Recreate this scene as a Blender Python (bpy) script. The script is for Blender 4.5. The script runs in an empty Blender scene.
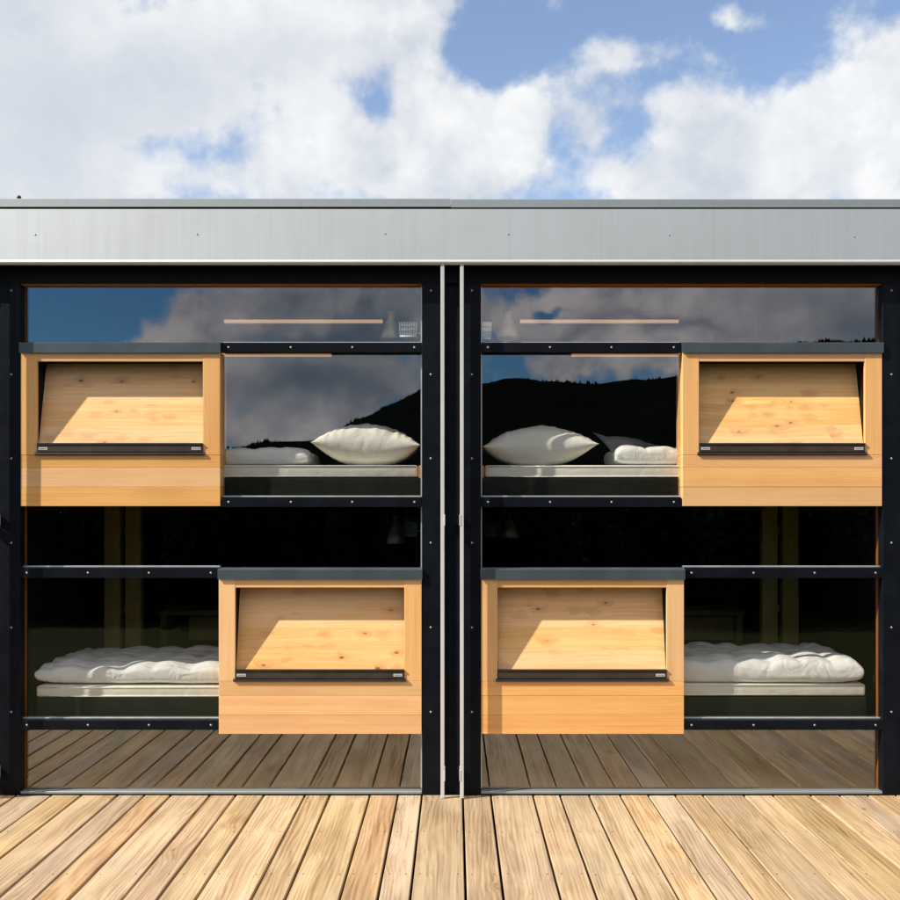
import bpy, bmesh, math, random
from mathutils import Vector, noise as mnoise
random.seed(7)
sc = bpy.context.scene
COL = sc.collection
D = 5.5            # camera distance from the facade plane (y = 0)
S = 190.0          # picture units per metre on the facade plane
CZ = 290.0 / S     # eye height above the deck
SUN = Vector((-0.74, -0.262, 0.62)).normalized()   # direction to the sun

def X(px, y=0.0): return (px - 455.0) / S * (D + y) / D
def Z(py, y=0.0): return CZ + (505.0 - py) / S * (D + y) / D

# ------------------------------------------------------------------ node helpers
class NT:
    def __init__(s, tree):
        s.t = tree; s.n = tree.nodes; s.l = tree.links
    def put(s, sock, v):
        if hasattr(v, 'is_output'): s.l.new(v, sock)
        elif v is not None: sock.default_value = v
    def node(s, typ, **kw):
        nd = s.n.new(typ)
        for k, v in kw.items(): setattr(nd, k, v)
        return nd
    def m(s, op, a, b=None, c=None, clamp=False):
        nd = s.n.new('ShaderNodeMath'); nd.operation = op; nd.use_clamp = clamp
        s.put(nd.inputs[0], a)
        if b is not None: s.put(nd.inputs[1], b)
        if c is not None: s.put(nd.inputs[2], c)
        return nd.outputs[0]
    def vm(s, op, a, b=None, sc=None):
        nd = s.n.new('ShaderNodeVectorMath'); nd.operation = op
        s.put(nd.inputs[0], a)
        if b is not None: s.put(nd.inputs[1], b)
        if sc is not None: s.put(nd.inputs['Scale'], sc)
        return nd.outputs[0]
    def noise(s, vec, scale, detail=4, rough=.55, dist=0.0):
        nd = s.n.new('ShaderNodeTexNoise'); nd.noise_dimensions = '3D'
        s.put(nd.inputs['Vector'], vec); nd.inputs['Scale'].default_value = scale
        nd.inputs['Detail'].default_value = detail; nd.inputs['Roughness'].default_value = rough
        nd.inputs['Distortion'].default_value = dist
        return nd.outputs[0]
    def ramp(s, fac, lo, hi, smooth=True, a=0.0, b=1.0):
        nd = s.n.new('ShaderNodeMapRange'); nd.clamp = True
        if smooth: nd.interpolation_type = 'SMOOTHSTEP'
        s.put(nd.inputs['Value'], fac)
        nd.inputs['From Min'].default_value = lo; nd.inputs['From Max'].default_value = hi
        nd.inputs['To Min'].default_value = a; nd.inputs['To Max'].default_value = b
        return nd.outputs[0]
    def mix(s, fac, a, b, blend='MIX'):
        nd = s.n.new('ShaderNodeMix'); nd.data_type = 'RGBA'; nd.blend_type = blend
        s.put(nd.inputs[0], fac)
        for sock, v in ((nd.inputs[6], a), (nd.inputs[7], b)):
            if isinstance(v, tuple) and len(v) == 3: v = v + (1.0,)
            s.put(sock, v)
        return nd.outputs[2]
    def combine(s, x, y, z):
        nd = s.n.new('ShaderNodeCombineXYZ')
        for i, v in enumerate((x, y, z)): s.put(nd.inputs[i], v)
        return nd.outputs[0]

def new_mat(name):
    m = bpy.data.materials.new(name); m.use_nodes = True
    m.node_tree.nodes.clear()
    g = NT(m.node_tree)
    out = g.node('ShaderNodeOutputMaterial')
    return m, g, out

def principled(g, out, col, rough=.5, metal=0.0, spec=.5, bump=None, bstr=.2, bdist=.002, **kw):
    b = g.node('ShaderNodeBsdfPrincipled')
    if isinstance(col, tuple) and len(col) == 3: col = col + (1.0,)
    g.put(b.inputs['Base Color'], col); g.put(b.inputs['Roughness'], rough)
    g.put(b.inputs['Metallic'], metal); g.put(b.inputs['Specular IOR Level'], spec)
    for k, v in kw.items(): g.put(b.inputs[k.replace('_', ' ')], v)
    if bump is not None:
        bn = g.node('ShaderNodeBump'); bn.inputs['Strength'].default_value = bstr
        bn.inputs['Distance'].default_value = bdist
        g.l.new(bump, bn.inputs['Height']); g.l.new(bn.outputs[0], b.inputs['Normal'])
    g.l.new(b.outputs[0], out.inputs[0])
    return b

def wood(name, ca, cb, ck, axis='X', knots=0.0, knot_scale=5.0, tone=.25, rough=.6, streak=1.0, grey=0.0, ksize=(.05, .09), hue=1.0, fine=70.0, lines=.22, rings=70.0):
    """Grain along one axis, per-board tone from the 'rnd' face attribute, optional knots."""
    m, g, out = new_mat(name)
    tc = g.node('ShaderNodeTexCoord').outputs['Object']
    at = g.node('ShaderNodeAttribute', attribute_name='rnd').outputs['Fac']
    oi = g.node('ShaderNodeObjectInfo').outputs['Random']
    seed = g.m('ADD', g.m('MULTIPLY', at, 37.0), g.m('MULTIPLY', oi, 53.0))
    off = g.combine(seed, g.m('MULTIPLY', seed, 1.7), g.m('MULTIPLY', seed, .6))
    p = g.vm('ADD', tc, off)
    L, A = 1.0, 14.0
    def stretch(al, ac):
        v = {'X': (al, ac, ac), 'Y': (ac, al, ac), 'Z': (ac, ac, al)}[axis]
        return g.vm('MULTIPLY', p, v)
    # knots: cells, kept only in some
    knot = None
    pk = g.vm('ADD', g.vm('MULTIPLY', tc, {'X': (knot_scale*.5, 0, knot_scale), 'Y': (knot_scale, knot_scale*.5, 0), 'Z': (knot_scale, 0, knot_scale*.5)}[axis]), off)
    if knots > 0:
        vo = g.node('ShaderNodeTexVoronoi'); vo.inputs['Scale'].default_value = 1.0
        g.l.new(pk, vo.inputs['Vector'])
        sep = g.node('ShaderNodeSeparateColor'); g.l.new(vo.outputs['Color'], sep.inputs[0])
        keep = g.m('LESS_THAN', sep.outputs[0], knots)
        size = g.m('MULTIPLY_ADD', sep.outputs[1], ksize[1], ksize[0])
        dist = g.m('DIVIDE', vo.outputs['Distance'], size)
        knot = g.m('MULTIPLY', g.ramp(dist, 1.0, .45), keep)
        halo = g.m('MULTIPLY', g.ramp(dist, 5.0, .4), keep)
    warp = g.noise(stretch(1.2, 5.0), 1.0, 2, .5)
    gp = stretch(.9, 26.0)
    ring = g.m('MULTIPLY', warp, 9.0)
    if knot is not None: ring = g.m('ADD', ring, g.m('MULTIPLY', halo, 1.6))
    gp = g.vm('ADD', gp, g.combine(ring, ring, ring) if False else g.combine(g.m('MULTIPLY', ring, .35), g.m('MULTIPLY', ring, .35), g.m('MULTIPLY', ring, .35)))
    n1 = g.noise(gp, 1.0, 4, .6)
    n2 = g.noise(stretch(fine * .010, fine), 1.0, 3, .6)
    n3 = g.noise(stretch(1.5, 6.0), 1.0, 3, .5)
    f = g.m('ADD', g.ramp(n1, .32, .68, True, 0, .45 * streak), g.m('MULTIPLY', g.m('SUBTRACT', n2, .5), 1.15 * streak))
    f = g.m('ADD', f, g.m('MULTIPLY', g.m('SUBTRACT', n3, .42), .9), clamp=True)
    # annual rings cut lengthwise: crisp, gently wandering lines
    sp = g.node('ShaderNodeSeparateXYZ'); g.l.new(p, sp.inputs[0])
    across = g.m('ADD', sp.outputs[0 if axis != 'X' else 2], g.m('MULTIPLY', sp.outputs[1 if axis != 'Y' else 2], .37))
    wander = g.noise(stretch(.8, 6.0), 1.0, 2, .45)
    ph = g.m('MULTIPLY_ADD', wander, rings * .16, g.m('MULTIPLY', across, rings))
    if knot is not None: ph = g.m('ADD', ph, g.m('MULTIPLY', halo, 1.2))
    rg = g.m('POWER', g.m('ABSOLUTE', g.m('SINE', g.m('MULTIPLY', ph, math.pi))), 3.0)
    f = g.m('ADD', f, g.m('MULTIPLY', g.m('MULTIPLY', rg, g.ramp(n3, .3, .6, True, .35, 1.0)), lines), clamp=True)
    c = g.mix(f, ca, cb)
    # board-to-board tone
    wn = g.node('ShaderNodeTexWhiteNoise', noise_dimensions='1D'); g.l.new(seed, wn.inputs['W'])
    val = g.m('MULTIPLY_ADD', wn.outputs['Value'], tone, 1.0 - tone * .55)
    hs = g.node('ShaderNodeHueSaturation'); g.l.new(c, hs.inputs['Color']); g.l.new(val, hs.inputs['Value'])
    sepw = g.node('ShaderNodeSeparateColor'); g.l.new(wn.outputs['Color'], sepw.inputs[0])
    g.l.new(g.m('MULTIPLY_ADD', sepw.outputs[1], .35 * hue, 1.0 - .16 * hue), hs.inputs['Saturation'])
    g.l.new(g.m('MULTIPLY_ADD', sepw.outputs[2], .014 * hue, .5 - .007 * hue), hs.inputs['Hue'])
    c = hs.outputs[0]
    if knot is not None:
        c = g.mix(g.m('MULTIPLY', halo, .3), c, ck)
        c = g.mix(g.m('MULTIPLY', knot, .85), c, tuple(k * .45 for k in ck))
    if grey > 0:
        st = g.ramp(g.noise(tc, 2.3, 5, .62), .46, .72)
        c = g.mix(g.m('MULTIPLY', st, grey), c, (.30, .25, .19))
    h = g.m('ADD', g.m('MULTIPLY', n2, .6), g.m('MULTIPLY', n1, .7))
    rr = g.m('MULTIPLY_ADD', n3, .2, rough - .1)
    principled(g, out, c, rr, 0, .35, h, .35, .0012)
    return m

def plain(name, col, rough=.5, metal=0.0, spec=.5, var=.15, scale=6.0, bump=0.0, bscale=60.0):
    m, g, out = new_mat(name)
    tc = g.node('ShaderNodeTexCoord').outputs['Object']
    n = g.noise(tc, scale, 5, .6)
    c = g.mix(g.ramp(n, .3, .7), tuple(v * (1 - var) for v in col), tuple(min(1, v * (1 + var)) for v in col))
    r = g.m('MULTIPLY_ADD', n, .2, rough - .1)
    principled(g, out, c, r, metal, spec, g.noise(tc, bscale, 3, .6) if bump else None, bump, .002)
    return m

def metal_sheet(name, col, rough):
    m, g, out = new_mat(name)
    tc = g.node('ShaderNodeTexCoord').outputs['Object']
    streak = g.noise(g.vm('MULTIPLY', tc, (22.0, 22.0, .9)), 1.0, 5, .65)
    soft = g.noise(g.vm('MULTIPLY', tc, (1.1, 1.0, 2.0)), 1.0, 4, .55)
    c = g.mix(g.ramp(streak, .35, .75), col, tuple(v * .93 for v in col))
    c = g.mix(g.m('MULTIPLY', g.ramp(soft, .4, .75), .35), c, tuple(v * .8 for v in col))
    r = g.m('ADD', g.m('MULTIPLY_ADD', streak, .12, rough - .06), g.m('MULTIPLY', soft, .12))
    principled(g, out, c, r, .72, .5, soft, .12, .02)
    return m

def glass(name):
    m, g, out = new_mat(name)
    geo = g.node('ShaderNodeNewGeometry')
    dt = g.n.new('ShaderNodeVectorMath'); dt.operation = 'DOT_PRODUCT'
    g.l.new(geo.outputs['Incoming'], dt.inputs[0]); g.l.new(geo.outputs['Normal'], dt.inputs[1])
    k = g.m('SUBTRACT', 1.0, g.m('ABSOLUTE', dt.outputs['Value']), clamp=True)
    fr = g.m('MULTIPLY_ADD', g.m('POWER', k, 5.0), .85, .105, clamp=True)
    tr = g.node('ShaderNodeBsdfTransparent'); tr.inputs[0].default_value = (.985, .983, .955, 1)
    gl = g.node('ShaderNodeBsdfGlossy'); gl.inputs['Roughness'].default_value = 0.0
    gl.inputs['Color'].default_value = (.93, .96, 1.0, 1)
    tc = g.node('ShaderNodeTexCoord').outputs['Object']
    bn = g.node('ShaderNodeBump'); bn.inputs['Strength'].default_value = .08; bn.inputs['Distance'].default_value = .01
    g.l.new(g.noise(tc, 2.2, 1, .4), bn.inputs['Height']); g.l.new(bn.outputs[0], gl.inputs['Normal'])
    mx = g.node('ShaderNodeMixShader')
    g.l.new(fr, mx.inputs[0]); g.l.new(tr.outputs[0], mx.inputs[1]); g.l.new(gl.outputs[0], mx.inputs[2])
    g.l.new(mx.outputs[0], out.inputs[0])
    return m

def fabric(name, col, scale=400.0, wr=0.0):
    m, g, out = new_mat(name)
    tc = g.node('ShaderNodeTexCoord').outputs['Object']
    w = g.noise(tc, scale, 2, .5)
    l = g.noise(tc, 14.0, 4, .55, .6)
    c = g.mix(g.ramp(l, .3, .7), tuple(v * .95 for v in col), col)
    cr = g.m('ABSOLUTE', g.m('SUBTRACT', g.noise(tc, 6.0, 3, .5, .6), .5))
    h = g.m('MULTIPLY_ADD', l, .5, g.m('MULTIPLY', w, .05))
    h = g.m('MULTIPLY_ADD', g.ramp(cr, 0.0, .11), .55 + wr, h)
    principled(g, out, c, .85, 0, .2, h, .38, .014)
    return m

M = {}
M['larch_h'] = wood('larch_horizontal', (.75, .440, .182), (.60, .298, .102), (.30, .13, .05), 'X', .03, 4, .16, .55, .7, hue=.5, lines=.25, rings=80.0)
M['larch_v'] = wood('larch_vertical', (.75, .440, .182), (.60, .298, .102), (.30, .13, .05), 'Z', .03, 4, .12, .55, .7, hue=.5, lines=.25, rings=80.0)
M['flap'] = wood('knotty_pine', (.85, .535, .24), (.68, .34, .105), (.34, .12, .04), 'X', .26, 20.0, .14, .6, .8, ksize=(.08, .13), hue=.35, lines=.22, rings=40.0)
M['deck'] = wood('deck_wood', (.55, .415, .262), (.24, .143, .070), (.26, .14, .065), 'Y', .22, 7.0, .30, .65, 1.0, .35, ksize=(.05, .10), fine=95.0, lines=.36, rings=50.0)
M['reveal'] = wood('stained_wood', (.42, .165, .05), (.32, .11, .03), (.2, .08, .03), 'Z', 0, 5, .1, .6)
M['inner_wood'] = wood('interior_wood', (.30, .24, .09), (.22, .17, .06), (.2, .1, .05), 'Z', .1, 6, .2, .6)
M['floor_wood'] = wood('floor_wood', (.50, .36, .20), (.38, .25, .13), (.2, .1, .05), 'Y', .1, 5, .25, .6)
M['batten'] = wood('batten_wood', (.70, .40, .20), (.58, .30, .14), (.3, .1, .05), 'X', 0, 5, .1, .6)
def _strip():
    m, g, out = new_mat('warm_glow_strip')
    principled(g, out, (.7, .5, .35), .5, 0, .3, Emission_Color=(1.0, .52, .22, 1), Emission_Strength=.21)  # emission added to make bright warm lines; no known lamp here
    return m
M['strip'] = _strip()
M['black'] = plain('black_metal', (.0035, .005, .008), .45, 0, .12, .25, 9)
M['lintel'] = plain('black_lintel', (.004, .004, .005), .7, 0, .15, .25, 9)
M['cap'] = plain('slate_metal', (.062, .080, .090), .42, .3, .5, .12, 5)
M['fascia'] = metal_sheet('zinc_sheet', (.565, .595, .603), .54)
M['edge'] = metal_sheet('weathered_zinc', (.36, .40, .40), .5)
M['alu'] = plain('aluminium', (.62, .63, .62), .35, .6, .5, .08, 12)
M['rail'] = plain('pale_coated_metal', (.52, .525, .51), .5, 0, .5, .05, 4)
M['screw'] = plain('steel_screw', (.30, .31, .33), .45, .8, .5, .1, 30)
M['bar'] = plain('bronze_bar', (.050, .034, .022), .45, .2, .5, .2, 8)
M['barlip'] = plain('dark_bar_lip', (.02, .017, .015), .4, .2, .5, .2, 8)
M['sticker'] = plain('sticker_paper', (.62, .60, .58), .4, 0, .5, .1, 40)
M['ink'] = plain('sticker_ink', (.20, .18, .17), .5, 0, .3, .1, 40)
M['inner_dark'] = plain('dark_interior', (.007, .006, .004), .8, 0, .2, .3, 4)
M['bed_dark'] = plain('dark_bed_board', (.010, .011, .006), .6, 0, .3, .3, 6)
M['glass'] = glass('tinted_glass')
M['linen'] = fabric('white_linen', (.92, .91, .86), 500, -.25)
M['cream'] = fabric('cream_linen', (.91, .89, .80), 500, -.35)
M['duvet'] = fabric('white_cotton', (.92, .945, .97), 450, -.1)
M['grey_linen'] = fabric('grey_linen', (.42, .44, .46), 450)
M['lamp'] = plain('lamp_metal', (.34, .30, .22), .4, .4, .5, .15, 20)
M['white'] = plain('white_wire', (.80, .84, .82), .4, 0, .5, .05, 20)

# ground and hills
def _ground():
    m, g, out = new_mat('meadow')
    tc = g.node('ShaderNodeTexCoord').outputs['Object']
    a = g.noise(tc, .25, 6, .65); b = g.noise(tc, 9.0, 4, .7)
    c = g.mix(g.ramp(a, .35, .65), (.015, .020, .005), (.025, .028, .008))
    c = g.mix(g.m('MULTIPLY', g.ramp(b, .35, .7), .6), c, (.010, .014, .0035))
    principled(g, out, c, .9, 0, .05, b, .6, .05)
    return m
def _hill():
    m, g, out = new_mat('forested_slope')
    tc = g.node('ShaderNodeTexCoord').outputs['Object']
    a = g.noise(tc, .012, 6, .7); b = g.noise(tc, .11, 4, .7)
    c = g.mix(g.ramp(a, .35, .65), (.0035, .005, .0045), (.006, .008, .006))
    c = g.mix(g.ramp(b, .4, .7), c, (.0025, .004, .003))
    principled(g, out, c, .95, 0, .0, b, 1.0, 3.0)
    return m
M['ground'] = _ground(); M['hill'] = _hill()
M['shrub'] = plain('shrub_green', (.004, .006, .0025), .95, 0, .0, .4, .7)
M['conifer'] = plain('conifer_green', (.005, .007, .005), .95, 0, 0, .4, .4)

# ------------------------------------------------------------------ mesh helpers
class MB:
    """Collects shapes into one mesh; every shape gets its own 'rnd' value and material slot."""
    def __init__(s):
        s.bm = bmesh.new(); s.lay = s.bm.faces.layers.float.new('rnd'); s.mats = []
    def slot(s, mat):
        if mat not in s.mats: s.mats.append(mat)
        return s.mats.index(mat)
    def _done(s, before, mat, rnd, smooth=False):
        i = s.slot(mat); r = random.random() if rnd is None else rnd
        for f in s.bm.faces:
            if f not in before:
                f[s.lay] = r; f.material_index = i; f.smooth = smooth
    def box(s, x0, x1, y0, y1, z0, z1, mat, bev=0.0, rnd=None, seg=1):
        before = set(s.bm.faces)
        x0, x1 = min(x0, x1), max(x0, x1); y0, y1 = min(y0, y1), max(y0, y1); z0, z1 = min(z0, z1), max(z0, z1)
        v = [s.bm.verts.new(p) for p in ((x0,y0,z0),(x1,y0,z0),(x1,y1,z0),(x0,y1,z0),(x0,y0,z1),(x1,y0,z1),(x1,y1,z1),(x0,y1,z1))]
        fs = [s.bm.faces.new([v[i] for i in q]) for q in ((0,3,2,1),(4,5,6,7),(0,1,5,4),(1,2,6,5),(2,3,7,6),(3,0,4,7))]
        if bev > 0:
            es = list({e for f in fs for e in f.edges})
            bmesh.ops.bevel(s.bm, geom=es, offset=bev, segments=seg, affect='EDGES', profile=.5)
        s._done(before, mat, rnd)
    def hexa(s, pts, mat, rnd=None):
        """eight points: front quad (4) then back quad (4), both in the same order"""
        before = set(s.bm.faces)
        v = [s.bm.verts.new(p) for p in pts]
        for q in ((0,1,2,3),(7,6,5,4),(4,5,1,0),(5,6,2,1),(6,7,3,2),(7,4,0,3)):
            s.bm.faces.new([v[i] for i in q])
        bmesh.ops.recalc_face_normals(s.bm, faces=[f for f in s.bm.faces if f not in before])
        s._done(before, mat, rnd)
    def extrude_profile(s, prof, x0, x1, mat, rnd=None, smooth=False):
        """closed (y, z) profile swept along x"""
        before = set(s.bm.faces)
        a = [s.bm.verts.new((x0, y, z)) for y, z in prof]; b = [s.bm.verts.new((x1, y, z)) for y, z in prof]
        n = len(prof)
        for i in range(n):
            s.bm.faces.new((a[i], a[(i+1) % n], b[(i+1) % n], b[i]))
        s.bm.faces.new(a[::-1]); s.bm.faces.new(b)
        bmesh.ops.recalc_face_normals(s.bm, faces=[f for f in s.bm.faces if f not in before])
        s._done(before, mat, rnd, smooth)
    def lathe(s, prof, mat, cx=0, cy=0, cz=0, n=16, axis='Z', smooth=True):
        before = set(s.bm.faces); rings = []
        for r, h in prof:
            ring = []
            for k in range(n):
                a = 2 * math.pi * k / n
                if axis == 'Z': p = (cx + r*math.cos(a), cy + r*math.sin(a), cz + h)
                else: p = (cx + r*math.cos(a), cy + h, cz + r*math.sin(a))
                ring.append(s.bm.verts.new(p))
            rings.append(ring)
        for a, b in zip(rings, rings[1:]):
            for k in range(n): s.bm.faces.new((a[k], a[(k+1) % n], b[(k+1) % n], b[k]))
        s.bm.faces.new(rings[0][::-1]); s.bm.faces.new(rings[-1])
        bmesh.ops.recalc_face_normals(s.bm, faces=[f for f in s.bm.faces if f not in before])
        s._done(before, mat, None, smooth)
    def tube(s, p, q, r, mat, n=8):
        before = set(s.bm.faces)
        p, q = Vector(p), Vector(q); d = (q - p).normalized()
        u = d.orthogonal().normalized(); w = d.cross(u)
        a = [s.bm.verts.new(p + (u*math.cos(2*math.pi*k/n) + w*math.sin(2*math.pi*k/n))*r) for k in range(n)]
        b = [s.bm.verts.new(q + (u*math.cos(2*math.pi*k/n) + w*math.sin(2*math.pi*k/n))*r) for k in range(n)]
        for k in range(n): s.bm.faces.new((a[k], a[(k+1) % n], b[(k+1) % n], b[k]))
        s.bm.faces.new(a[::-1]); s.bm.faces.new(b)
        s._done(before, mat, None, True)
    def build(s, name, parent=None, loc=(0, 0, 0)):
        me = bpy.data.meshes.new(name); s.bm.to_mesh(me); s.bm.free()
        for m in s.mats: me.materials.append(m)
        o = bpy.data.objects.new(name, me); COL.objects.link(o)
        o.location = loc
        if parent is not None: o.parent = parent
        return o

def tag(o, label=None, cat=None, group=None, kind=None):
    if label: o['label'] = label
    if cat: o['category'] = cat
    if group: o['group'] = group
    if kind: o['kind'] = kind
    return o
def empty(name, loc=(0, 0, 0)):
    o = bpy.data.objects.new(name, None); COL.objects.link(o); o.location = loc
    o.empty_display_size = .2
    return o
def link_copy(src, parent, loc):
    c = src.copy(); COL.objects.link(c); c.parent = parent; c.location = loc
    return c

# ------------------------------------------------------------------ ground, hills, deck
GZ = -0.42
def build_ground():
    bm = bmesh.new(); rings = []
    rad = [0, 3, 8, 16, 30, 60, 120, 250, 500, 1000, 2000, 4200]
    n = 48
    c = bm.verts.new((0, 0, GZ)); prev = None
    for r in rad[1:]:
        ring = []
        for k in range(n):
            a = 2*math.pi*k/n; x, y = r*math.cos(a), r*math.sin(a)
            z = GZ + (mnoise.noise(Vector((x*.02, y*.02, 0))) * min(1.5, r*.004) if r > 20 else 0)
            ring.append(bm.verts.new((x, y, z)))
        for k in range(n):
            if prev is None: bm.faces.new((c, ring[k], ring[(k+1) % n]))
            else: bm.faces.new((prev[k], ring[k], ring[(k+1) % n], prev[(k+1) % n]))
        prev = ring
    me = bpy.data.meshes.new('ground'); bm.to_mesh(me); bm.free(); me.materials.append(M['ground'])
    o = bpy.data.objects.new('ground', me); COL.objects.link(o)
    tag(o, kind='structure')
build_ground()

# skyline of the hills behind the camera, as seen mirrored in the glass (picture x, picture y)
RIDGE = [(-1800, 400), (-900, 425), (-300, 452), (60, 448), (160, 447), (228, 448), (262, 440), (290, 444), (316, 440), (363, 418),
         (394, 405), (422, 391), (482, 386), (510, 382), (560, 381), (600, 384), (640, 382), (680, 378),
         (740, 360), (800, 342), (870, 341), (960, 350), (1200, 360), (1800, 400), (2900, 430)]
def ridge_tan(px):
    for (a, ya), (b, yb) in zip(RIDGE, RIDGE[1:]):
        if a <= px <= b:
            t = (px - a) / (b - a); t = t*t*(3-2*t)*.5 + t*.5
            return (505 - (ya + (yb - ya) * t)) / (S * D)
    return .06
def build_hills():
    bm = bmesh.new(); dist = 900.0
    rows = [(.30, 0), (.42, .10), (.55, .28), (.70, .52), (.84, .77), (.93, .92), (1.0, 1.0), (1.08, .97), (1.25, .8), (1.5, .4), (1.8, 0)]
    pxs = list(range(-1800, 2901, 12)); grid = []
    for px in pxs:
        u = (px - 455) / (S * D); t = ridge_tan(px); col = []
        for f, h in rows:
            dd = dist * f
            x = u * dd; y = -dd
            hh = (t * dist + CZ) * h
            if 0 < h: hh += mnoise.fractal(Vector((x*.01, y*.01, 3)), 1.0, 2.0, 4) * (9 if h < .97 else 1.2)
            col.append(bm.verts.new((x, y, max(hh, GZ - 3) if h else GZ - 3)))
        grid.append(col)
    for a, b in zip(grid, grid[1:]):
        for i in range(len(rows)-1):
            f = bm.faces.new((a[i], b[i], b[i+1], a[i+1])); f.smooth = True
    bmesh.ops.recalc_face_normals(bm, faces=bm.faces[:])
    me = bpy.data.meshes.new('hills'); bm.to_mesh(me); bm.free(); me.materials.append(M['hill'])
    o = bpy.data.objects.new('hills', me); COL.objects.link(o); tag(o, kind='structure')
    # the wood on the crest: one mass of small conifers
    mb = bmesh.new(); rnd = random.Random(3)
    for i in range(3200):
        px = rnd.uniform(150, 1000); f = rnd.uniform(.96, 1.02)
        u = (px - 455) / (S * D); dd = dist * f
        z = (ridge_tan(px) * dist + CZ) * (1 - abs(1 - f) * 1.0) - 2.0
        h = (1.0 + 3.6 * rnd.random()**2) * (.75 + .6 * (mnoise.noise(Vector((px*.05, 0, 0))) + .5)); r = h * rnd.uniform(.24, .42)
        x, y = u * dd, -dd
        tip = mb.verts.new((x, y, z + h)); base = [mb.verts.new((x + r*math.cos(k*1.2566), y + r*math.sin(k*1.2566), z)) for k in range(5)]
        for k in range(5): mb.faces.new((base[k], base[(k+1) % 5], tip))
    me = bpy.data.meshes.new('forest'); mb.to_mesh(me); mb.free(); me.materials.append(M['conifer'])
    o = bpy.data.objects.new('forest', me); COL.objects.link(o)
    tag(o, 'dark conifer wood along the crest of the hill mirrored in the glass', 'forest', kind='stuff')
build_hills()
def build_added_shrubs():  # unseen belt added to keep reflections in the lower panes dark
    bm = bmesh.new(); rnd = random.Random(9)
    for i in range(42000):
        x = rnd.uniform(-16, 16); k = rnd.random()
        top = 2.3 + .5 * mnoise.noise(Vector((x*.5, 0, 2))) + .25 * mnoise.noise(Vector((x*2.1, 0, 5)))
        z = GZ + top * k**.8; y = -11.2 + 2.6 * mnoise.noise(Vector((x*.55, 0, 11))) + 1.2 * mnoise.noise(Vector((x*2.3, 0, 13))) - rnd.random()*2.0 + .9 * (z - GZ) / top * -1 + .35 * mnoise.noise(Vector((x*1.3, z*1.3, 1)))
        c = Vector((x, y, z)); a = rnd.uniform(.06, .12)
        u = Vector((rnd.uniform(-1, 1), rnd.uniform(-1, 1), rnd.uniform(-1, 1))).normalized(); w = u.orthogonal().normalized()
        vs = [bm.verts.new(c + p) for p in (u*a, w*a*.55, -u*a, -w*a*.55)]
        bm.faces.new(vs)
    grid = []
    for i in range(161):                              # solid core added behind the leaves so the reflection stays dark
        x = -16 + .2 * i; top = 2.1 + .5 * mnoise.noise(Vector((x*.5, 0, 2))); col = []
        for j in range(9):
            z = GZ - .1 + top * j / 8
            col.append(bm.verts.new((x, -12.4 + 2.6 * mnoise.noise(Vector((x*.55, 0, 11))) + 1.2 * mnoise.noise(Vector((x*2.3, 0, 13))) + .3 * mnoise.noise(Vector((x, z, 7))) - .6 * (j/8)**3, z)))
        grid.append(col)
    for a, c in zip(grid, grid[1:]):
        for j in range(8): bm.faces.new((a[j], c[j], c[j+1], a[j+1]))
    me = bpy.data.meshes.new('added_shrubs'); bm.to_mesh(me); bm.free(); me.materials.append(M['shrub'])
    o = bpy.data.objects.new('added_shrubs', me); COL.objects.link(o)
    tag(o, 'added dark shrub belt behind the camera that darkens the reflection in the glass', 'added_shrubs', kind='stuff')
build_added_shrubs()

def build_deck():
    b = MB()
    gaps = [17, 52, 82, 118, 145, 171, 210, 236, 264, 305, 330, 370, 398, 422, 463, 491, 533, 560, 589, 620, 648, 675, 702.5, 743.5, 772.5, 810, 839]
    rr = random.Random(11)
    while gaps[0] > -520: gaps.insert(0, gaps[0] - rr.choice((27, 27.5, 40, 28)))
    while gaps[-1] < 1420: gaps.append(gaps[-1] + rr.choice((27, 28, 40, 29)))
    for a, c in zip(gaps, gaps[1:]):
        x0, x1 = X(a) + .0052, X(c) - .0052
        dz = rr.uniform(-.0012, .0012)
        b.box(x0, x1, -1.72 + rr.uniform(-.006, .006), -.004 + rr.uniform(-.004, .001), -.032 + dz, dz, M['deck'], .003)
        for yy in (-.62, -1.18):
            for sx in (.024, -.024):
                b.lathe([(.0038, 0), (.0038, .0011)], M['barlip'], (x0 if sx > 0 else x1) + sx, yy + rr.uniform(-.006, .006), dz - .0005, 8)
        for sx in (.022, -.022):                     # screw heads sunk in the board near the wall
            b.lathe([(.0034, 0), (.0034, .0012)], M['barlip'], (x0 if sx > 0 else x1) + sx, -.052 + rr.uniform(-.004, .004), dz - .0005, 8)
    for y in (-.06, -.62, -1.18, -1.66):             # joists
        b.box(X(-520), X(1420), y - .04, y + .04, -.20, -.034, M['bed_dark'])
    for k in range(8):
        x = X(-480) + k * 1.4
        for y in (-.3, -1.5): b.box(x - .05, x + .05, y - .05, y + .05, GZ - .1, -.20, M['bed_dark'])
    o = b.build('deck'); tag(o, kind='structure')
build_deck()

# ------------------------------------------------------------------ the bunkhouse
house = empty('bunkhouse', (0, 0, 0))
tag(house, 'low flat roofed bunkhouse with grey metal fascia and glazed bays behind the deck', 'building')
XL, XR = X(-470), X(1375)

def scr_mesh():
    b = MB(); b.lathe([(.0060, .004), (.0064, .0005), (.005, -.002), (.0025, -.003)], M['screw'], n=12, axis='Y'); return b
_screw = None
def screw(parent, px, py, yoff):
    global _screw
    loc = (X(px), yoff, Z(py))
    if _screw is None:
        _screw = scr_mesh().build('screw', parent, loc); return _screw
    return link_copy(_screw, parent, loc)

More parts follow.
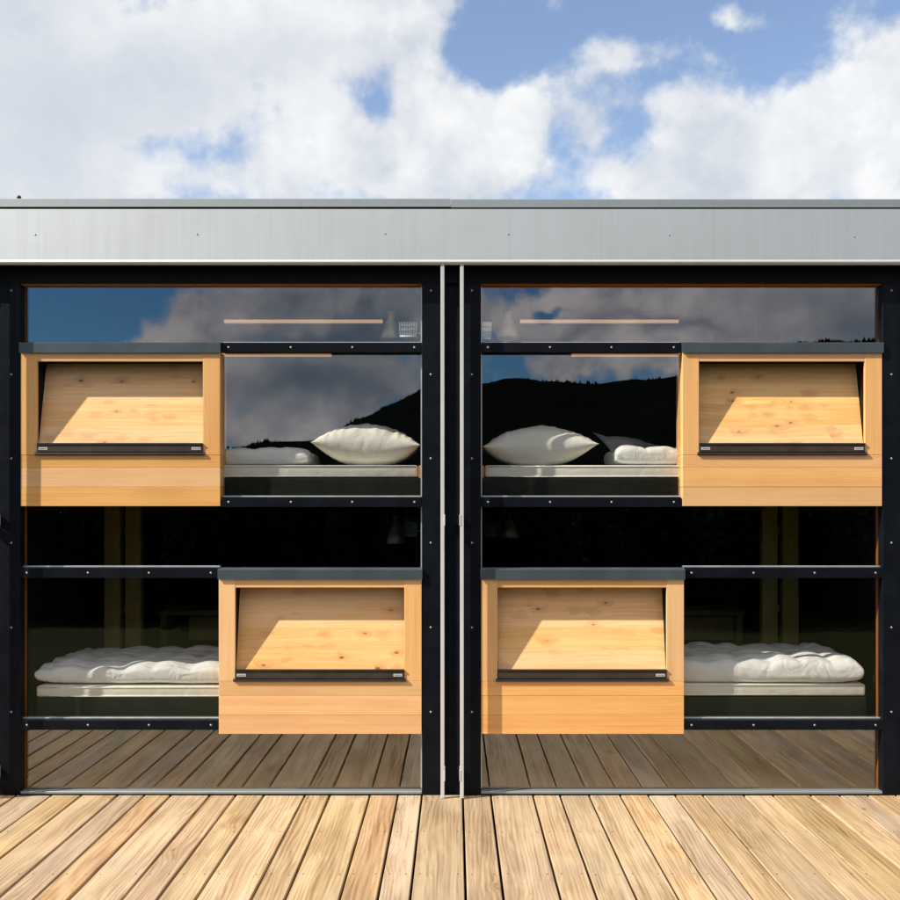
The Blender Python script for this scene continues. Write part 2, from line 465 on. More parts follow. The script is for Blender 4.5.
# fascia: folded sheet with a rounded lip along its lower edge
FY = -.076
fb = MB()
zt, zb = Z(209, FY), Z(264.5, FY)
prof = [(FY, zt), (FY, zb + .028)]
for k in range(9):
    a = math.pi * (1 - k / 8.0) + math.pi/2 * 0
    prof.append((FY + .010 - .018*math.sin(k/8*math.pi) * 1.0 if False else FY - .008*math.sin(k/8*math.pi), zb + .025 - .025 * k/8))
prof += [(FY + .02, zb), (FY + .02, zb + .012), (FY + .012, zb + .06), (FY + .012, zt)]
fb.extrude_profile(prof, XL, XR, M['fascia'], smooth=False)
fascia = fb.build('fascia', house)
for px, py in ((35, 234.5), (197, 234), (385, 233.5), (508, 234), (669, 235), (854, 236.5), (-120, 234), (1010, 236)):
    o = MB(); o.lathe([(.0045, .004), (.0045, -.001), (.003, -.002)], M['edge'], n=10, axis='Y')
    o.build('rivet', fascia, (X(px, FY), FY, Z(py, FY)))
# roof edge, two lengths lapped over each other, above a dark shadow gap
for a, c, dy, dz in ((-470, 450.5, -.052, 0), (450.8, 1375, -.056, -.004)):
    e = MB()
    z0, z1 = Z(206.6, -.055) + dz, Z(198.2, -.055) + dz
    e.extrude_profile([(dy, z0), (dy, z1 - .004), (dy + .004, z1), (dy + .5, z1 + .004), (dy + .5, z1 - .01), (dy + .012, z1 - .014), (dy + .012, z0)], X(a, -.055), X(c, -.055), M['edge'])
    e.build('roof_edge', house)
o = MB(); o.lathe([(.007, -.02), (.007, .003), (.012, .005), (.011, .013), (.005, .018)], M['barlip'], X(19, -.03), -.03, Z(199, -.03), 10)
o.build('roof_bolt', house)
r = MB(); r.box(XL, XR, -.035, 3.2, Z(264, 0) + .012, Z(200, -.05) - .02, M['lintel'], rnd=.5); r.build('roof', house)
# lintel
l = MB(); l.box(XL, XR, -.002, .16, Z(283), Z(262.5), M['lintel'], .002, .5); l.build('lintel', house)

# post assemblies between the bays: two black cover plates, a recess, two pale guide rails
def assembly(c, label):
    for a, e in ((c - 29.5, c - 10.0), (c + 10.0, c + 29.5)):
        p = MB()
        p.box(X(a), X(e), 0, .06, 0.0, Z(283.2), M['black'], .0015)
        p.box(X(a) + .02, X(e) - .02, .061, .13, 0.0, Z(283.2), M['black'])
        post = p.build('post', house)
        sp = (a + e) / 2 + (-.8 if a < c else .8)
        for py in (290.5, 374.5, 458.5, 542.8, 627.5, 712): screw(post, sp, py, 0)
    p = MB(); p.box(X(c - 9.9), X(c + 9.9), .028, .10, 0.0, Z(264), M['black'], .001)
    p.box(X(c - 9.9), X(c - 6), .008, .0278, 0, Z(264), M['black'], .001); p.box(X(c + 6), X(c + 9.9), .008, .0278, 0, Z(264), M['black'], .001)
    p.build('post_channel', house)
    for s_, a in ((-1, c - 10.5), (1, c + 8.6)):
        q = MB(); y0, y1 = -.0755, -.0540
        q.box(X(a), X(a + 3.7), y0, y1, .002, Z(264), M['rail'], .002, seg=2)
        rail = q.build('guide_rail', house)
        for py in (520, 772):
            k = MB(); bx = X(a + 3.7) if s_ < 0 else X(a)
            k.box(bx - .004, bx + .003, y0 - .002, .008, Z(py + 5.5), Z(py - 5.5), M['rail'], .001) if s_ < 0 else \
                k.box(bx - .003, bx + .004, y0 - .002, .008, Z(py + 5.5), Z(py - 5.5), M['rail'], .001)
            k.build('bracket', rail)
for c in (-9.3, 451.4, 912.2): assembly(c, '')

GY = .048     # glass plane
def timber_box(f, x0, x1, ytop, ybot, stickers, parent=house):
    """picture x0..x1 on the left bay (mapped by f); cap on top from ytop to ytop+9.5"""
    xs = sorted((X(f(x0)), X(f(x1)))); W0, W1 = xs
    y0, y1 = -.004, .15
    zc = Z(ytop + 9.5); zb = Z(ybot); st = 16.3 / S; st2 = 17.2 / S
    # uneven stiles as in the photo: the flap opening sits between them
    o0, o1 = W0 + st, W1 - st2
    zo = Z(ytop + 18.5); zbar0 = Z(ytop + 112); 
    b = MB()
    yf = y0 + .019
    b.box(W0, o0, y0, yf, zbar0 - .0005, zc, M['larch_v'], .0015); b.box(o1, W1, y0, yf, zbar0 - .0005, zc, M['larch_v'], .0015)
    b.box(o0 + .0004, o1 - .0004, y0 + .0012, yf, zo, zc, M['larch_h'], .001)
    b.box(W0, W0 + .018, yf + .0002, y1, zbar0 - .0005, zc, M['larch_v']); b.box(W1 - .018, W1, yf + .0002, y1, zbar0 - .0005, zc, M['larch_v'])
    b.box(W0 + .0182, o0 - .0015, yf + .0002, y1, zbar0 + .001, zc - .001, M['lintel']); b.box(o1 + .0015, W1 - .0182, yf + .0002, y1, zbar0 + .001, zc - .001, M['lintel'])
    b.box(o0 - .001, o1 + .001, yf + .0002, y1, zo + .0015, zc - .001, M['lintel'])
    planks = [zbar0 - .001, Z(ybot - 38.5), Z(ybot - 19.2), zb]
    for a, c in zip(planks, planks[1:]):
        b.box(W0, W1, y0 + random.uniform(0, .0008), y1, c + .0008, a - .0004, M['larch_h'], .0012)
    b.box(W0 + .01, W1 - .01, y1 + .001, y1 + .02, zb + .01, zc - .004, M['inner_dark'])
    box = b.build('timber_box', parent)
    # the flap: a knotty board panel hinged at its foot and leaning inwards
    fl = MB(); zf = Z(ytop + 100.5) - .012; n = 4
    yb, yt = y0 + .016, y0 + .122
    zt_ = zo + .004
    for i in range(n):
        t0, t1 = i / n, (i + 1) / n
        za, zb_ = zf + (zt_ - zf) * t0 + (.0003 if i else 0), zf + (zt_ - zf) * t1
        ya, yb_ = yb + (yt - yb) * t0, yb + (yt - yb) * t1
        th = .02
        fl.hexa([(o0 + .002, ya, za), (o1 - .002, ya, za), (o1 - .002, yb_, zb_), (o0 + .002, yb_, zb_),
                 (o0 + .002, ya + th, za), (o1 - .002, ya + th, za), (o1 - .002, yb_ + th, zb_), (o0 + .002, yb_ + th, zb_)], M['flap'])
    fl.build('flap_panel', box)
    # metal cap
    cp = MB()
    cp.extrude_profile([(-.016, zc - .004), (-.016, Z(ytop) - .003), (-.013, Z(ytop)), (GY - .006, Z(ytop) + .006), (GY - .006, zc + .001), (-.012, zc + .001), (-.012, zc - .004)],
                       W0 - .004, W1 + .004, M['cap'])
    cp.build('metal_cap', box)
    # closing bar along the foot of the opening
    br = MB(); za, zb_ = Z(ytop + 100.5), Z(ytop + 112.2)
    br.box(o0 + .001, o1 - .001, y0 - .006, y0 + .014, zb_ + .016, za, M['bar'], .0015)
    br.box(o0 + .001, o1 - .001, y0 - .010, y0 + .014, za - .009, za + .001, M['barlip'], .001)
    br.extrude_profile([(y0 + .01, zb_), (y0 - .010, zb_), (y0 - .012, zb_ + .004), (y0 - .010, zb_ + .012), (y0 + .01, zb_ + .016)], o0 - .009, o1 + .009, M['barlip'])
    bar = br.build('closing_bar', box)
    for side in stickers:
        k = MB(); sx = o0 + .034 if side == 'L' else o1 - .034
        zz = (za + zb_) / 2 + .003
        k.box(sx - .023, sx + .023, y0 - .0072, y0 - .0058, zz - .007, zz + .006, M['sticker'], .0005)
        for j in range(6): k.box(sx - .019 + j*.0065, sx - .0145 + j*.0065, y0 - .0078, y0 - .0071, zz - .003, zz + .003, M['ink'])
        k.build('sticker', box)
    return box

def pane(f, x0, x1, y0, y1):
    b = MB(); b.box(X(f(x0)), X(f(x1)), GY, GY + .008, Z(y1), Z(y0), M['glass'], rnd=.5)
    return b.build('window_pane', house)
def transom(f, x0, x1, y0, y1, screws):
    b = MB(); xa, xb = X(f(x0)), X(f(x1))
    b.box(xa, xb, .0, GY - .002, Z(y1), Z(y0), M['black'], .0015)
    b.box(xa, xb, GY + .010, .09, Z(y1) + .004, Z(y0) - .004, M['black'])
    t = b.build('transom', house)
    g = MB(); g.box(xa, xb, .034, GY - .001, Z(y0) + .0008, Z(y0) + .0085, M['alu'], .001); g.build('glazing_bead', t)
    for px in screws: screw(t, f(px), (y0 + y1) / 2, 0)
    return t

def bay(f, stick_up, stick_low, mirrored):
    # timber reveal round the whole opening
    b = MB(); xi, xo = f(422), f(19.2)
    s_ = 1 if X(f(422)) > X(f(19.2)) else -1
    b.box(X(xo) - s_*.014, X(xo), .003, .10, Z(793.5), Z(283.4), M['reveal'])
    b.box(X(xi), X(xi) + s_*.010, .012, .10, Z(793.5), Z(283.4), M['reveal'])
    b.box(X(xo), X(xi), .012, .10, Z(284.2), Z(283.1), M['reveal'])
    b.build('window_reveal', house)
    b = MB(); b.box(X(xo), X(xi), .004, .062, Z(794.3), Z(791.7), M['edge'], .002); b.build('window_sill', house)
    b = MB(); b.box(X(xi) - s_*.007, X(xi) - s_*.0005, GY - .012, GY - .001, Z(790), Z(284.8), M['alu'], .001); b.build('edge_bead', house)
    # outer bead, only where glass meets the timber reveal
    ps = [(20, 422, 284.6, 342.2), (221, 422, 352.5, 497), (20, 422, 507.2, 567.5), (20, 218.5, 578.3, 720), (20, 422, 730.2, 790.5)]
    for a in ps: pane(f, *a)
    transom(f, 221.5, 421.5, 342.5, 352.3, (228.7, 291, 352.5, 414.5))
    transom(f, 221.5, 421.5, 497.2, 507, (228.7, 291, 352.5, 414.5))
    transom(f, 20, 218.3, 567.8, 578, (27, 88, 149, 211))
    transom(f, 20, 218.3, 720.3, 730, (27, 88, 149, 211))
    timber_box(f, 21.0, 220.3, 342.8, 506.3, stick_up)
    timber_box(f, 219.0, 421.6, 569.0, 734.0, stick_low)
fl_ = lambda p: p
fr_ = lambda p: 902.8 - p
bay(fl_, 'LR', 'LR', False)
bay(fr_, 'LR', 'R', True)
bay(lambda p: -18.6 - p, 'LR', 'LR', True)
bay(lambda p: 921.6 + p, 'LR', 'LR', False)

# interior shell
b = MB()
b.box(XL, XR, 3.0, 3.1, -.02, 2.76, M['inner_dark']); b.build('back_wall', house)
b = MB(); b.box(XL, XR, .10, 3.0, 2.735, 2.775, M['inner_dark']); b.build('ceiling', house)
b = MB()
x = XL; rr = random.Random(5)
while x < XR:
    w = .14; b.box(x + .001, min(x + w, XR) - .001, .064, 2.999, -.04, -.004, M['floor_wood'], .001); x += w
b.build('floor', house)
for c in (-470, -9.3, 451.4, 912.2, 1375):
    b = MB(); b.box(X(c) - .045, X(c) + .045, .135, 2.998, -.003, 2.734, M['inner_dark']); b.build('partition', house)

# ------------------------------------------------------------------ inside: bunks and bedding
def bunk(f, label):
    root = empty('bunk_bed', ((X(f(20)) + X(f(422))) / 2, .6, 0)); ox, oy = root.location.x, root.location.y
    tag(root, label, 'bunk bed', 'bunk beds behind the glass')
    xa, xb = sorted((X(f(30)), X(f(424))))
    for zt, zb in ((Z(478.3, .1), Z(500, .1)), (Z(697, .1), Z(723, .1))):
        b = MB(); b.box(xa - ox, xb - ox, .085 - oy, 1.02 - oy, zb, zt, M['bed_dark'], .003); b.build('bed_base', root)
    for a, c in ((104, 120), (125, 140.5)):
        y = 1.12; x0, x1 = sorted((X(f(a), y), X(f(c), y)))
        b = MB(); b.box(x0 - ox, x1 - ox, y - oy, y + .07 - oy, -.003, 2.73, M['inner_wood'], .003); b.build('bed_post', root)
    y = 1.13; x0, x1 = sorted((X(f(120), y), X(f(125), y)))
    for py in (530, 610, 420, 690):
        b = MB(); b.box(x0 - .02 - ox, x1 + .02 - ox, y + .071 - oy, y + .1 - oy, Z(py + 4, y), Z(py - 4, y), M['inner_wood']); b.build('rung', root)
    x0, x1 = sorted((X(f(424)), X(f(418.2))))
    b = MB(); b.box(x0 - ox, x1 - ox, .09 - oy, .98 - oy, Z(478.2, .1), Z(465.5, .1), M['batten'], .002); b.build('end_board', root)
    return root
bunk(fl_, 'dark two storey bunk bed inside the left glazed bay')
bunk(fr_, 'dark two storey bunk bed inside the right glazed bay')

def pad(name, w, dep, h, mat, nx=40, ny=28, ex=2.0, pw=.5, flat=1.0, tilt=0.0, quilt=None, lump=0.0, seed=0, pinch=0.0, sag=None, loc=(0,0,0), asym=0.0, wrinkle=0.0, exv=None, pwv=None):
    """soft closed cushion: two grids joined at their rim; origin at its bottom centre"""
    bm = bmesh.new(); top, bot = {}, {}
    zs = []
    for i in range(nx + 1):
        for j in range(ny + 1):
            # denser near rim
            u = math.sin((i / nx * 2 - 1) * math.pi/2); v = math.sin((j / ny * 2 - 1) * math.pi/2)
            t = max(0, 1 - abs(u)**ex)**pw * max(0, 1 - abs(v)**(exv or ex))**(pwv or pw)
            px = u * w/2 * (1 - pinch * (1 - v*v) * abs(u)); py = v * dep/2 * (1 - pinch * (1 - u*u) * abs(v))
            nz = mnoise.fractal(Vector((px*5 + seed, py*5, seed*1.3)), .8, 2.0, 4) * lump
            if wrinkle:
                wv = math.sin(abs(u) * 46 + 3*mnoise.noise(Vector((py*6, px*3, seed)))) * wrinkle * (.35 + abs(u))**2 * t
                nz += wv + wrinkle*1.6 * mnoise.noise(Vector((px*26, py*5, seed + 4)))
            q = 0
            if quilt:
                qx, qy = quilt
                q = -(1 - (abs(math.sin(math.pi * px / qx + .6*mnoise.noise(Vector((py*3, px*2, seed)))))**.5)) * .022 - (1 - abs(math.sin(math.pi * py / qy + .6*mnoise.noise(Vector((px*3, py*2, seed+5)))))**.5) * .018
            s = .0 + (asym * u)
            hz = h/2 * t
            zt = hz + (nz + q) * min(1, t*2.5) + s*h*.3
            zb = -min(hz, h/2 * flat) + nz * .25 * min(1, t*2) + s*h*.3
            rim = i in (0, nx) or j in (0, ny)
            top[i, j] = bm.verts.new((px, py, zt))
            bot[i, j] = top[i, j] if rim else bm.verts.new((px, py, min(zb, zt - .002)))
            zs.append(zb)
    for i in range(nx):
        for j in range(ny):
            for d, rev in ((top, False), (bot, True)):
                vs = [d[i, j], d[i+1, j], d[i+1, j+1], d[i, j+1]]
                if rev: vs.reverse()
                if len(set(vs)) == 4:
                    try: bm.faces.new(vs).smooth = True
                    except ValueError: pass
    z0 = min(zs)
    for vtx in bm.verts: vtx.co.z -= z0
    bmesh.ops.recalc_face_normals(bm, faces=bm.faces[:])
    me = bpy.data.meshes.new(name); bm.to_mesh(me); bm.free(); me.materials.append(mat)
    o = bpy.data.objects.new(name, me); COL.objects.link(o); o.location = loc
    md = o.modifiers.new('soft', 'SUBSURF'); md.levels = 1; md.render_levels = 1
    return o

def mattress(f, x0, x1, y0, y1, label):
    w = abs(X(f(x1), .12) - X(f(x0), .12)); h = Z(y0, .12) - Z(y1, .12)
    cx = (X(f(x0), .12) + X(f(x1), .12)) / 2
    b = MB()
    b.box(-w/2, w/2, -.42, .42, .001, h, M['cream'], .012, seg=3)
    root = b.build('mattress', None, (cx, .10 + .42, Z(y1, .12)))
    for p in root.data.polygons: p.use_smooth = True
    tag(root, label, 'mattress', 'mattresses on the bunk beds')
    for zz in (.008, h - .006):
        p = MB(); p.tube((-w/2 + .01, -.421, zz), (w/2 - .01, -.421, zz), .0035, M['linen']); p.build('piping', root)
    return root
mattress(fl_, 24, 418, 465.3, 478, 'cream mattress on the upper bunk in the left bay, under a plump pillow')
mattress(fr_, 24, 418, 465.3, 478, 'cream mattress on the upper bunk in the right bay, under a pillow and folded duvet')
mattress(fl_, 37.5, 418, 685.5, 696.8, 'cream mattress on the lower bunk in the left bay')
mattress(fr_, 38.5, 418, 683.5, 695.5, 'cream mattress on the lower bunk in the right bay, its end corner showing')

TM = Z(465.3, .12)
def put(o, x0, x1, y, zbase):
    o.location = ((X(x0, y) + X(x1, y)) / 2, y, zbase)
# pillows
yp = .335
w = X(421.5, yp) - X(316, yp)
o = pad('pillow', w, .46, Z(422.5, yp) - TM, M['linen'], nx=64, ny=40, ex=1.9, pw=.72, exv=3.2, pwv=.5, flat=.92, pinch=.06, lump=.012, seed=3, wrinkle=.006, asym=-.10)
put(o, 316, 421.5, yp, TM - .002); tag(o, 'plump cream pillow lying on the upper bunk of the left bay', 'pillow', 'pillows on the upper bunks')
w = X(593.5, yp) - X(481, yp)
o = pad('pillow', w, .46, Z(425.5, yp) - TM, M['linen'], nx=64, ny=40, ex=1.9, pw=.75, exv=3.2, pwv=.5, flat=.92, pinch=.06, lump=.010, seed=9, wrinkle=.004, asym=.12)
put(o, 481, 593.5, yp, TM - .002); tag(o, 'smooth cream pillow lying on the upper bunk of the right bay', 'pillow', 'pillows on the upper bunks')
# grey crumpled pillow standing behind the folded duvet (right bay)
yg = .55
o = pad('pillow', .62, .42, .10, M['grey_linen'], ex=2.4, pw=.6, flat=.9, pinch=.12, lump=.02, seed=21, wrinkle=.003)
o.location = (X(648, yg), yg, TM + .02); o.rotation_euler = (math.radians(24), math.radians(13), math.radians(14))
tag(o, 'limp grey pillow propped behind the folded duvet on the upper right bunk', 'pillow', 'pillows on the upper bunks')

def duvet(name, x0, x1, y, dep, h, zb, label, seed, quilt=(.21, .22), lump=.02, rot=0.0, flat=1.0, ex=10.0, pw=.15):
    w = abs(X(x1, y) - X(x0, y))
    o = pad(name, w, dep, h, M['duvet'], nx=120, ny=64, ex=ex, pw=pw, exv=8.0, pwv=.30, flat=flat, quilt=quilt, lump=lump, seed=seed)
    put(o, x0, x1, y + dep/2, zb); o.location.x = (X(x0, y) + X(x1, y)) / 2
    o.rotation_euler.z = math.radians(rot)
    tag(o, label, 'duvet', 'duvets on the bunk beds')
    return o
duvet('duvet', 90, 307, .13, .55, Z(447.5, .2) - TM + .004, TM - .002, 'thin folded white duvet on the upper bunk in the left bay', 5, (.3, .3), .012)
duvet('duvet', 617, 800, .13, .5, Z(446, .2) - TM + .006, TM - .002, 'puffy folded white duvet on the upper bunk in the right bay', 8, (.16, .3), .012)
TL = Z(685.5, .12)
duvet('duvet', 34.5, 415, .105, .78, .125, TL - .003, 'white quilted duvet spread on the lower bunk in the left bay', 12, (.19, .17), .014)
TL2 = Z(683.5, .12)
duvet('duvet', 490, 864, .11, .74, .15, TL2 - .012, 'white quilted duvet with a drooping corner on the lower bunk in the right bay', 17, (.17, .15), .018, -2.0)

# lamps, baskets, battens with an added glow
def lamp(px, ytop, ybot, y, label, zc):
    root = empty('pendant_lamp', (X(px, y), y, Z(ybot, y)))
    h = Z(ytop, y) - Z(ybot, y)
    b = MB(); b.lathe([(.062, 0), (.064, .006), (.050, h*.3), (.030, h*.62), (.021, h*.70), (.019, h*.98), (.012, h)], M['lamp'], n=24); b.build('lamp_shade', root)
    b = MB(); b.tube((0, 0, h - .002), (0, 0, zc - root.location.z), .004, M['barlip']); b.build('cord', root)
    tag(root, label, 'lamp', 'small lamps above the bunks')
ZCE = 2.734; ZUB = Z(500, .1) - .001
lamp(391, 311, 340, .14, 'small cone lamp behind the clerestory glass of the left bay', ZCE)
lamp(508, 311, 339, .14, 'small cone lamp behind the clerestory glass of the right bay', ZCE)
lamp(396.5, 515, 543.5, .75, 'small cone lamp under the upper bunk of the left bay', ZUB)
lamp(508, 511, 537.5, .70, 'small cone lamp under the upper bunk of the right bay', ZUB)
def basket(x0, x1, y0, y1, y, label):
    xa, xb = X(x0, y), X(x1, y); za, zb = Z(y1, y), Z(y0, y); W, H = xb - xa, zb - za
    root = empty('wire_basket', ((xa + xb)/2, y, za))
    n = 8; wires = MB()
    for k in range(n):
        x = -W/2 + W * k/(n-1)
        wires.tube((x*.92, 0, 0), (x, 0, H), .0042, M['white'], 6); wires.tube((x*.92, 0, 0), (x*.92, .07, 0), .003, M['white'], 6); wires.tube((x*.92, .07, 0), (x, .07, H*.8), .003, M['white'], 6)
    wires.build('wires', root)
    rim = MB()
    for zz in (0, H*.45, H*.74): rim.tube((-W/2*.95, -.004, zz), (W/2*.95, -.004, zz), .0045, M['white'], 6)
    rim.build('rim', root)
    side = 1 if (x0 + x1)/2 < 451 else -1
    arm = MB(); xw = X(451.4) - side*.046 - root.location.x
    arm.tube((side*W/2*.9, .035, H*.3), (xw, .035, H*.3), .005, M['white'], 6); arm.build('wall_arm', root)
    tag(root, label, 'basket', 'wire baskets beside the lamps')
basket(399.5, 416.5, 322, 336.5, .064, 'white wire basket behind the clerestory glass of the left bay')
basket(482.5, 491, 322, 339, .064, 'narrow white wire basket behind the clerestory glass of the right bay')
basket(404, 417, 518, 536, .80, 'wire basket under the upper bunk of the left bay')
basket(484.5, 500, 516, 536, .75, 'wire basket under the upper bunk of the right bay')
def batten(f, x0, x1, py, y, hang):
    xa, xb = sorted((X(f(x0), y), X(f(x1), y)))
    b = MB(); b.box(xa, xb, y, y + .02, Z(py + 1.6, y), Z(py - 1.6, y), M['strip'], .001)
    o = b.build('glow_strip', house)  # batten given its own glow to look lit
    if hang:
        for x in (xa + .05, xb - .05):
            k = MB(); k.tube((x, y + .01, Z(py - 1.5, y)), (x, y + .01, 2.736), .002, M['barlip'], 6); k.build('hanger', o)
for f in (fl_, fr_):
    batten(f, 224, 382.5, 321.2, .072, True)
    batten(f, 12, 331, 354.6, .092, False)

# low benches far back in the rooms
def bench(f, label):
    y = 2.2; xa, xb = sorted((X(f(158), y), X(f(260), y)))
    root = empty('wooden_bench', ((xa + xb)/2, y, -.004)); w = xb - xa
    zt = Z(610, y); zm = Z(640, y)
    b = MB(); b.box(-w/2, w/2, 0, .4, zt - .04, zt, M['inner_wood'], .004); b.build('seat', root)
    for s_ in (-1, 1):
        b = MB(); b.box(s_*(w/2 - .06), s_*(w/2 - .01), .01, .39, .0, zt - .041, M['inner_wood'], .003); b.build('leg', root)
    b = MB(); b.box(-w/2 + .22, w/2 - .07, .03, .05, zm, zt - .05, M['inner_wood'], .003); b.build('front_panel', root)
    tag(root, label, 'bench', 'benches at the back of the rooms')
bench(fl_, 'dim wooden bench at the back of the left room'); bench(fr_, 'dim wooden bench at the back of the right room')

# ------------------------------------------------------------------ sky with clouds, sun, camera
world = bpy.data.worlds.new('World'); sc.world = world; world.use_nodes = True
world.node_tree.nodes.clear()
g = NT(world.node_tree)
out = g.node('ShaderNodeOutputWorld'); bg = g.node('ShaderNodeBackground')
g.l.new(bg.outputs[0], out.inputs[0]); SKY = .12; bg.inputs['Strength'].default_value = SKY
sky = g.node('ShaderNodeTexSky', sky_type='NISHITA'); sky.sun_disc = False
sky.sun_elevation = math.asin(SUN.z); sky.sun_rotation = math.atan2(SUN.x, SUN.y)
sky.altitude = 900; sky.air_density = 1.0; sky.dust_density = .6; sky.ozone_density = 1.5
dirv = g.node('ShaderNodeTexCoord').outputs['Generated']
sx = g.node('ShaderNodeSeparateXYZ'); g.l.new(dirv, sx.inputs[0])
dx, dy, dz = sx.outputs
ay = g.m('MAXIMUM', g.m('ABSOLUTE', dy), .08)
def field(shift):
    """cloud cover for a sky direction; shift moves the sample a little (for relief)"""
    d2 = g.vm('ADD', dirv, shift) if shift else dirv
    s2 = g.node('ShaderNodeSeparateXYZ'); g.l.new(d2, s2.inputs[0])
    u = g.m('DIVIDE', s2.outputs[0], ay); v = g.m('DIVIDE', s2.outputs[2], ay)
    w1 = g.node('ShaderNodeTexNoise'); g.l.new(d2, w1.inputs['Vector']); w1.inputs['Scale'].default_value = 7.0; w1.inputs['Detail'].default_value = 6
    ws = g.node('ShaderNodeSeparateColor'); g.l.new(w1.outputs['Color'], ws.inputs[0])
    u = g.m('MULTIPLY_ADD', g.m('SUBTRACT', ws.outputs[0], .5), .16, u)
    v = g.m('MULTIPLY_ADD', g.m('SUBTRACT', ws.outputs[1], .5), .16, v)
    uv = g.combine(u, v, 0.0)
    def blobs(lst):
        acc = None
        for cx, cy, rx, ry, amp in lst:
            uu, vv = (cx - 455) / (S*D), (505 - cy) / (S*D); ru, rv = rx / (S*D), ry / (S*D)
            ma = g.n.new('ShaderNodeVectorMath'); ma.operation = 'MULTIPLY_ADD'
            g.l.new(uv, ma.inputs[0]); ma.inputs[1].default_value = (1/ru, 1/rv, 0); ma.inputs[2].default_value = (-uu/ru, -vv/rv, 0)
            dd = g.n.new('ShaderNodeVectorMath'); dd.operation = 'DOT_PRODUCT'
            g.l.new(ma.outputs[0], dd.inputs[0]); g.l.new(ma.outputs[0], dd.inputs[1])
            e = g.m('POWER', math.exp(-1), dd.outputs['Value'])
            acc = g.m('MULTIPLY', e, amp) if acc is None else g.m('MULTIPLY_ADD', e, amp, acc)
        return acc
    F = blobs([(60, 100, 190, 140, .86), (280, 40, 170, 70, .72), (50, 10, 110, 60, .4), (425, 12, 75, 34, .7), (455, 140, 70, 72, 1.25),
               (515, 105, 30, 46, .75), (330, 165, 90, 60, .72), (622, 50, 64, 28, 1.0), (592, 122, 28, 36, .8), (655, 105, 50, 18, .35),
               (760, 175, 110, 60, 1.35), (850, 110, 85, 70, 1.3), (915, 60, 50, 45, .9), (690, 195, 80, 34, .95), (560, 195, 60, 22, .35), (735, 10, 22, 16, .5),
               (185, 150, 52, 32, -.62), (130, 10, 34, 34, -.5), (368, 86, 44, 24, -.50), (60, 190, 110, 34, .35), (250, 195, 60, 20, .3), (515, 35, 42, 34, -.7), (640, 170, 40, 25, -.3), (780, 45, 80, 30, -.45)])
    G = blobs([(50, 110, 150, 110, 1.0), (250, 70, 130, 60, .5)])
    B = blobs([(150, 335, 60, 18, 1.0), (195, 305, 30, 18, 1.0), (270, 300, 60, 40, 1.1), (390, 300, 90, 45, 1.1), (250, 428, 70, 22, 1.0), (350, 420, 60, 18, .9),
               (600, 310, 150, 45, 1.1), (740, 300, 80, 40, 1.1), (620, 362, 80, 18, .8), (310, 372, 110, 30, 1.25), (850, 310, 60, 40, .8),
               (50, 310, 55, 40, -.9), (495, 365, 30, 20, -.5), (546, 305, 14, 10, -.8)])
    GB = blobs([(330, 334, 110, 12, .9), (320, 378, 120, 30, .95), (860, 308, 60, 40, .9), (650, 336, 140, 10, .7), (760, 290, 50, 20, .4), (500, 372, 50, 20, .6)])
    side = g.ramp(dy, -.05, .05)
    B = g.m('MULTIPLY_ADD', g.ramp(v, .26, .5), .95, B)  # extra unseen cloud added high behind the camera to warm the ambient light
    base = g.m('ADD', g.m('MULTIPLY', F, side), g.m('MULTIPLY', B, g.m('SUBTRACT', 1.0, side)))
    n = g.noise(d2, 11.0, 9, .60)
    wd = g.vm('ADD', d2, g.vm('MULTIPLY', w1.outputs['Color'], (.10, .10, .10)))
    bil = None
    for sc_, am in ((15.0, .62), (34.0, .36), (75.0, .18)):
        vo = g.node('ShaderNodeTexVoronoi'); vo.inputs['Scale'].default_value = sc_; g.l.new(wd, vo.inputs['Vector'])
        t = g.m('MULTIPLY', g.m('SUBTRACT', .45, vo.outputs['Distance']), am)
        bil = t if bil is None else g.m('ADD', bil, t)
    puff = blobs([(455, 140, 80, 80, 1.0), (780, 160, 150, 90, 1.0), (622, 50, 70, 35, .5), (360, 340, 300, 90, .4)])
    big = g.noise(d2, 2.2, 3, .5)
    de = g.m('MULTIPLY_ADD', g.m('SUBTRACT', n, .5), 2.4, base)
    de = g.m('MULTIPLY_ADD', g.m('SUBTRACT', big, .5), .5, de)
    de = g.m('MULTIPLY_ADD', bil, g.m('MULTIPLY_ADD', puff, .8, .25), de)
    return de, n, G, GB, bil
d0, n0, grey, greyb, bil0 = field(None)
nrel = g.noise(g.vm('ADD', dirv, (-.014, 0, .022)), 11.0, 9, .60)
cover = g.m('ADD', g.m('MULTIPLY', g.ramp(d0, .04, .66), g.ramp(dy, -.05, .05)), g.m('MULTIPLY', g.ramp(d0, .12, .6), g.ramp(dy, .05, -.05)))
relief = g.ramp(g.m('SUBTRACT', n0, nrel), -.13, .14)
fine = g.noise(dirv, 6.0, 6, .6)
thick = g.ramp(d0, .5, 1.5)
lit = g.m('ADD', g.m('MULTIPLY', relief, .30), g.m('MULTIPLY', g.ramp(fine, .36, .60), .45))
lit = g.m('MULTIPLY_ADD', g.ramp(bil0, -.35, .25), .25, lit)
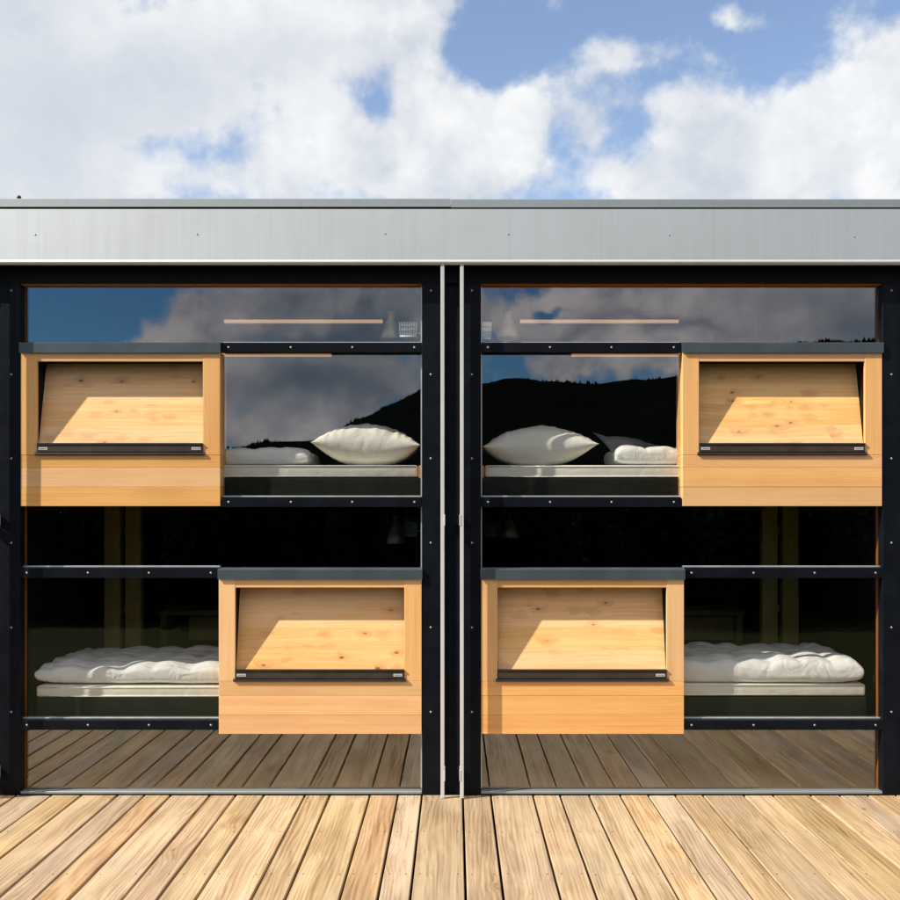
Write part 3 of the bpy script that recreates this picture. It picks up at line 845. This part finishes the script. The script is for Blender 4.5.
litf = g.m('MULTIPLY', lit, g.m('MULTIPLY_ADD', grey, -.75, 1.0), clamp=True)
litb = g.m('MULTIPLY', lit, g.m('MULTIPLY_ADD', greyb, -.95, 1.0, clamp=True))
white = g.mix(litf, (3.15, 3.4, 3.8, 1), (5.15, 5.15, 5.1, 1))
backc = g.mix(litb, (1.3, 1.7, 2.3, 1), (8.2, 7.3, 7.0, 1))
cl = g.mix(g.ramp(dy, -.1, .1), backc, white)
blue = g.mix(1.0, sky.outputs[0], g.mix(g.ramp(dy, -.1, .1), (.33, .58, .77, 1), (1.15, 1.05, 1.0, 1)), 'MULTIPLY')
final = g.mix(g.m('MULTIPLY', cover, .97), blue, cl)
g.l.new(final, bg.inputs['Color'])
world.cycles.sampling_method = 'MANUAL'; world.cycles.sample_map_resolution = 512

sun = bpy.data.lights.new('sun', 'SUN'); sun.energy = 4.8; sun.angle = math.radians(.5); sun.color = (1.0, .93, .82)
so = bpy.data.objects.new('sun', sun); COL.objects.link(so); so.location = SUN * 50
so.rotation_euler = (-SUN).to_track_quat('-Z', 'Y').to_euler()

cam = bpy.data.cameras.new('camera'); co = bpy.data.objects.new('camera', cam); COL.objects.link(co)
co.location = (0, -D, CZ); co.rotation_euler = (math.radians(90), 0, 0)
cam.sensor_width = 36; cam.sensor_fit = 'HORIZONTAL'; cam.lens = S * D / 900 * 36
cam.shift_x = -5 / 900; cam.shift_y = 55 / 900
cam.clip_start = .05; cam.clip_end = 9000
sc.camera = co

sc.render.engine = 'CYCLES'
sc.cycles.use_denoising = True
try: sc.cycles.denoiser = 'OPENIMAGEDENOISE'
except Exception: pass
sc.cycles.max_bounces = 8; sc.cycles.transparent_max_bounces = 16
sc.cycles.sample_clamp_indirect = 6.0
sc.cycles.caustics_reflective = False; sc.cycles.caustics_refractive = False
sc.view_settings.view_transform = 'Standard'; sc.view_settings.look = 'None'
sc.view_settings.exposure = 0.72; sc.view_settings.gamma = 1.0; sc.view_settings.use_curve_mapping = False
